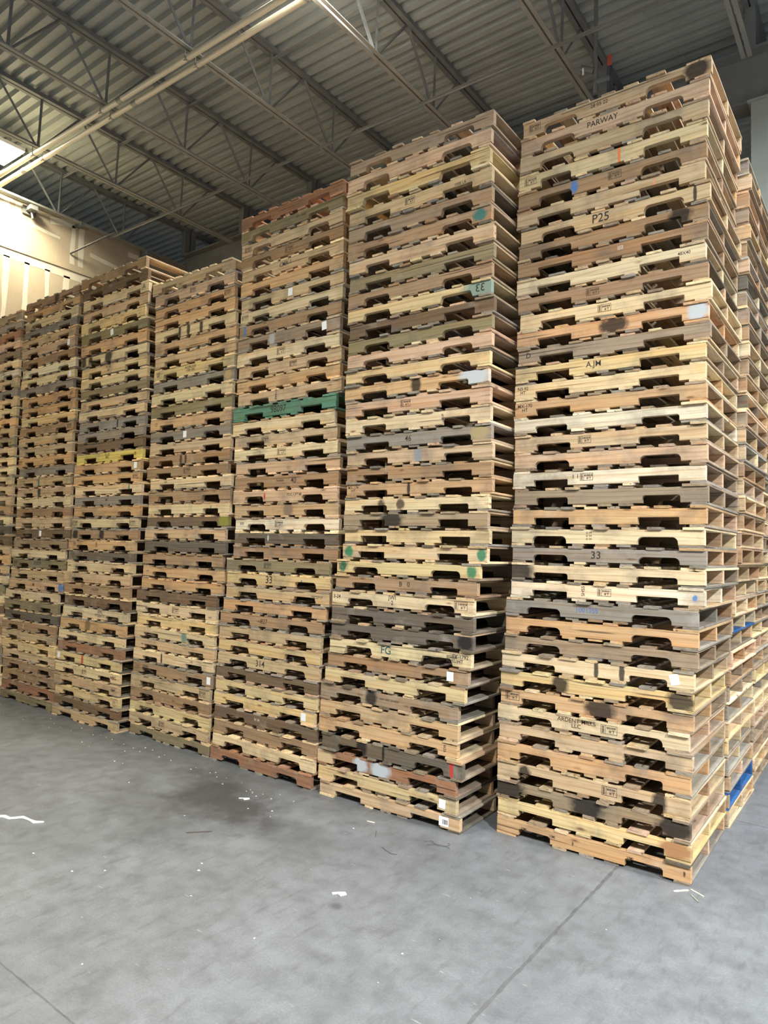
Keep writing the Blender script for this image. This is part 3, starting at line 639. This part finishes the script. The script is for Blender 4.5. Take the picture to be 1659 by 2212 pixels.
# two stacks standing behind the nearest one, seen by their side
for s, (yb, xs, n, nm) in {7: (1.075, ((0, .012), (8, .015), (12, .04), (16, .10), (25, .14), (39, .15)), 39, 'stack directly behind the nearest one'),
                          8: (2.13, ((0, .005), (10, .01), (17, .06), (30, .11), (39, .13)), 39, 'second stack behind the nearest one')}.items():
    z = 0
    for k in range(n):
        r = random.Random(s*1000+k); h = .1216+r.uniform(-.001, .001)
        for (ka, va), (kb, vb) in zip(xs[:-1], xs[1:]):
            if ka <= k <= kb: xr = va+(vb-va)*(k-ka)/(kb-ka)
        xr += r.uniform(-.014, .014); yaw = r.uniform(-.01, .01)
        ctr = Vector((xr, yb+r.uniform(-.008, .008), 0)) + Matrix.Rotation(yaw, 3, 'Z') @ Vector((-PW/2, PD/2, 0))
        code = r.choice('TTLLMMGBBPOKYT'); sc = None
        if s == 7 and k == 1: code = 'U'; sc = 'MUU'
        e, strs = make_pallet(code, (ctr.x, ctr.y, z), h, yaw, False, s*1000+k, sc)
        if s == 7 and k in (1,):
            for ch in e.children:
                if 'deck' in ch.name: ch.color = jit(PL['U'], .05, r)
        if s == 7 and k in (11,):
            for ch in e.children:
                if 'bottom_deck' in ch.name: ch.color = jit(PL['U'], .05, r)
        z += h
        tag(e, f"{CN[code]} wooden pallet seen side-on, {ordn(n-k)} from top, {nm}", 'pallet', 'wooden pallets stacked behind the nearest stack')

# ---- the remaining stacks, farther off or hidden behind the front row, in one piece
FV = []; FF = []; FT = []; FC = []
def far_pallet(cx, cy, z, yaw, h, code, r):
    global FV, FF
    sc = h/PH; co, si = math.cos(yaw), math.sin(yaw)
    def add(V, F, col, t):
        n = len(FV)
        for (x, y, zz) in V: FV.append((cx+x*co-y*si, cy+x*si+y*co, z+zz*sc))
        for f in F: FF.append(tuple(n+i for i in f)); FT.append(t); FC.append(col)
    for y in (-.508, -.019, .4705):
        P = outline(r, 'sq' if r.random() < .6 else 'rd'); m_ = len(P)
        V = [(x, y, zz+BT) for x, zz in P] + [(x, y+.0375, zz+BT) for x, zz in P]
        F = [tuple(range(m_)), tuple(range(2*m_-1, m_-1, -1))] + [((i+1) % m_, i, i+m_, (i+1) % m_+m_) for i in range(m_)]
        add(V, F, jit(PL[code if y < -.4 else r.choice('TMPBLO')], .07, r), r.random())
    for zz, lay in ((BT+SH, top_layout(r)), (0, bot_layout(r))):
        for bx, wi in lay:
            mb = MB(); dy = r.uniform(-.007, .007); mb.box(bx-WID[wi]/2, bx+WID[wi]/2, -PD/2+dy, PD/2+dy, zz, zz+BT)
            add(mb.V, mb.F, deckcol(code, r), r.random())
FAR = [(-7.705, -.25, 39, 'TLYMVTRTDLVLTOTDKLBTTLLYTVTOLTGTWLMPRGT'), (-.01, 3.72, 38, None)]
FAR += [(x, .86, 37, None) for x in (-1.28, -2.62, -3.90, -5.18, -6.42, -7.66)]
for q, (xr0, yf, n, cds) in enumerate(FAR):
    r = random.Random(900+q); z = 0; dr = 0
    for k in range(n):
        h = .1205 if q == 0 else .1195; dr += r.uniform(-.008, .008); dr *= .93
        lean = 0
        if q == 0: lean = (-.03 if k < 11 else (.04 if k < 22 else .05)) 
        code = cds[k] if cds and k < len(cds) else r.choice('TTLLMMGBBPOKYTV')
        far_pallet(xr0+lean+dr-PW/2, yf+PD/2+r.uniform(-.006, .006), z, r.uniform(-.006, .006), h, code, r); z += h
me = mesh('far_stacks', FV, FF, M_FAR)
for nm, src in (('tone', FT), ('shade', FC)):
    a = me.color_attributes.new(nm, 'FLOAT_COLOR', 'CORNER'); buf = []
    for p, v in zip(me.polygons, src):
        q = (v, v, v, 1) if nm == 'tone' else tuple(v)
        buf += list(q)*p.loop_total
    a.data.foreach_set('color', buf)
tag(link('wooden_pallets', me), 'remaining tall stacks of mixed wooden pallets at the far left edge and behind the front row', 'pallets', 'wooden pallets farther off', 'stuff')

# ------------------------------------------------------------------ litter on the floor
M_SPL = simple('pale_splinter', (.62, .54, .40), .8, 0, .2, 30)
M_PAPER = simple('torn_white_film', (.72, .72, .70), .6, 0, .1, 20)
M_WIRE = simple('thin_dark_wire', (.10, .09, .09), .5, .3)
def splinter(x0, y0, x1, y1, w_, lab, mat=M_SPL):
    mb = MB(); a = Vector((x0, y0)); b2 = Vector((x1, y1)); d = (b2-a).normalized(); q = Vector((-d.y, d.x)); z1 = .005
    P = [(0, .2), (.15, .5), (.5, .45), (.85, .5), (1, .1)]
    V = []; 
    for t, ww in P:
        p = a.lerp(b2, t)
        for sg, zz in ((1, .0005), (1, z1), (-1, z1*.8), (-1, .0005)): V.append((p.x+q.x*w_*ww*sg, p.y+q.y*w_*ww*sg, zz))
    F = []
    for i in range(4):
        for j in range(4): F.append((4*i+j, 4*i+(j+1) % 4, 4*i+4+(j+1) % 4, 4*i+4+j))
    F += [(3, 2, 1, 0), (16, 17, 18, 19)]
    tag(link('wood_splinter', mesh('wood_splinter', V, F, mat)), lab, 'splinter', 'splinters on the concrete floor')
splinter(-.065, -.116, .0, -.048, .012, 'pale flat splinter on floor just below the nearest stack corner')
splinter(.005, -.030, .085, -.075, .008, 'tan splinter on floor to the right of the pale flat one')
splinter(.020, -.095, .075, -.160, .006, 'thin greenish splinter lying lowest beside the nearest stack corner', simple('green_splinter', (.25, .27, .20), .8))
splinter(-1.99, -.43, -1.93, -.42, .008, 'tiny pale splinter on floor in front of the second stack')
splinter(-2.77, -1.34, -2.66, -1.22, .010, 'dark brown splinter lying beside the black floor stain', simple('dark_splinter', (.07, .06, .05), .8))
def strip(pts, w_, name, lab, cat, mat):
    V = []; F = []; r = random.Random(len(pts))
    for i, (x, y) in enumerate(pts):
        a = Vector(pts[max(0, i-1)]); b2 = Vector(pts[min(len(pts)-1, i+1)]); d = (b2-a).normalized(); q = Vector((-d.y, d.x)); ww = w_*r.uniform(.5, 1.2)
        V += [(x+q.x*ww, y+q.y*ww, .004+r.uniform(0, .008)), (x-q.x*ww, y-q.y*ww, .003+r.uniform(0, .006)), (x+q.x*ww, y+q.y*ww, .001), (x-q.x*ww, y-q.y*ww, .001)]
        if i: k = 4*i; F += [(k-4, k-3, k+1, k), (k-2, k-4, k, k+2), (k-3, k-1, k+3, k+1), (k-1, k-2, k+2, k+3)]
    tag(link(name, mesh(name, V, F, mat)), lab, cat)
strip([(-4.05, -2.04), (-3.98, -2.01), (-3.92, -1.95), (-3.85, -1.945), (-3.80, -1.88), (-3.72, -1.87), (-3.66, -1.875), (-3.62, -1.83)], .014, 'plastic_strip', 'crumpled white plastic strip on the floor at the left edge', 'plastic strip', M_PAPER)
strip([(-1.52, -1.345), (-1.50, -1.32), (-1.475, -1.325), (-1.46, -1.30)], .015, 'paper_scrap', 'torn white paper scrap alone on the open middle floor', 'paper scrap', M_PAPER)
strip([(-2.98, -.70), (-2.955, -.68), (-2.93, -.69), (-2.91, -.66)], .010, 'paper_scrap', 'small white scrap on the black stain before the third stack', 'paper scrap', M_PAPER)
# thin loops of wire in front of the second stack
cu = bpy.data.curves.new('wire', 'CURVE'); cu.dimensions = '3D'; cu.bevel_depth = .0014; cu.bevel_resolution = 1
for pts in ([(-1.50, -.46), (-1.47, -.41), (-1.44, -.45), (-1.40, -.47), (-1.35, -.43), (-1.32, -.45)], [(-1.46, -.49), (-1.42, -.43), (-1.36, -.46), (-1.33, -.40), (-1.37, -.385)]):
    sp = cu.splines.new('NURBS'); sp.points.add(len(pts)-1); sp.use_endpoint_u = True
    for p, (x, y) in zip(sp.points, pts): p.co = (x, y, .003+.006*abs(math.sin(x*60)), 1)
cu.materials.append(M_WIRE)
o = bpy.data.objects.new('tmp', cu); COL.objects.link(o)
me = bpy.data.meshes.new_from_object(o.evaluated_get(bpy.context.evaluated_depsgraph_get())); bpy.data.objects.remove(o)
tag(link('wire_tangle', me), 'thin dark tangled wire on the floor before the second stack', 'wire')
def wirebit(lab, P):
    mb = MB()
    for a, b2 in zip(P[:-1], P[1:]): mb.bar((*a, .002), (*b2, .002), .0016, 6)
    tag(link('wire_piece', mb.me('wire_piece', M_WIRE)), lab, 'wire')
wirebit('short bent dark wire left of the tangled wire on the floor', [(-1.66, -.70), (-1.62, -.72), (-1.56, -.74), (-1.53, -.725)])
wirebit('straight black wire piece on the floor left of the bent one', [(-1.84, -.52), (-1.79, -.60)])
# scattered crumbs of broken wood and plaster along the foot of the stacks
r = random.Random(5); V = []; F = []
for i in range(90):
    if r.random() < .7: x = r.uniform(-7.5, -2.5); y = -.38 - abs(r.gauss(0, .18))
    else: x = r.uniform(-3.5, .6); y = r.uniform(-2.6, -.45)
    s_ = r.uniform(.002, .006); n = len(V)
    V += [(x, y, s_*.8), (x+s_*r.uniform(1, 3), y+s_*.5, .0004), (x-s_*.6, y+s_*r.uniform(1, 2), .0004), (x-s_*.3, y-s_, .0004)]
    F += [(n, n+1, n+2), (n, n+2, n+3), (n, n+3, n+1), (n+1, n+3, n+2)]
tag(link('floor_crumbs', mesh('floor_crumbs', V, F, M_PAPER)), 'scattered pale crumbs of wood and plaster on the concrete', 'debris', None, 'stuff')
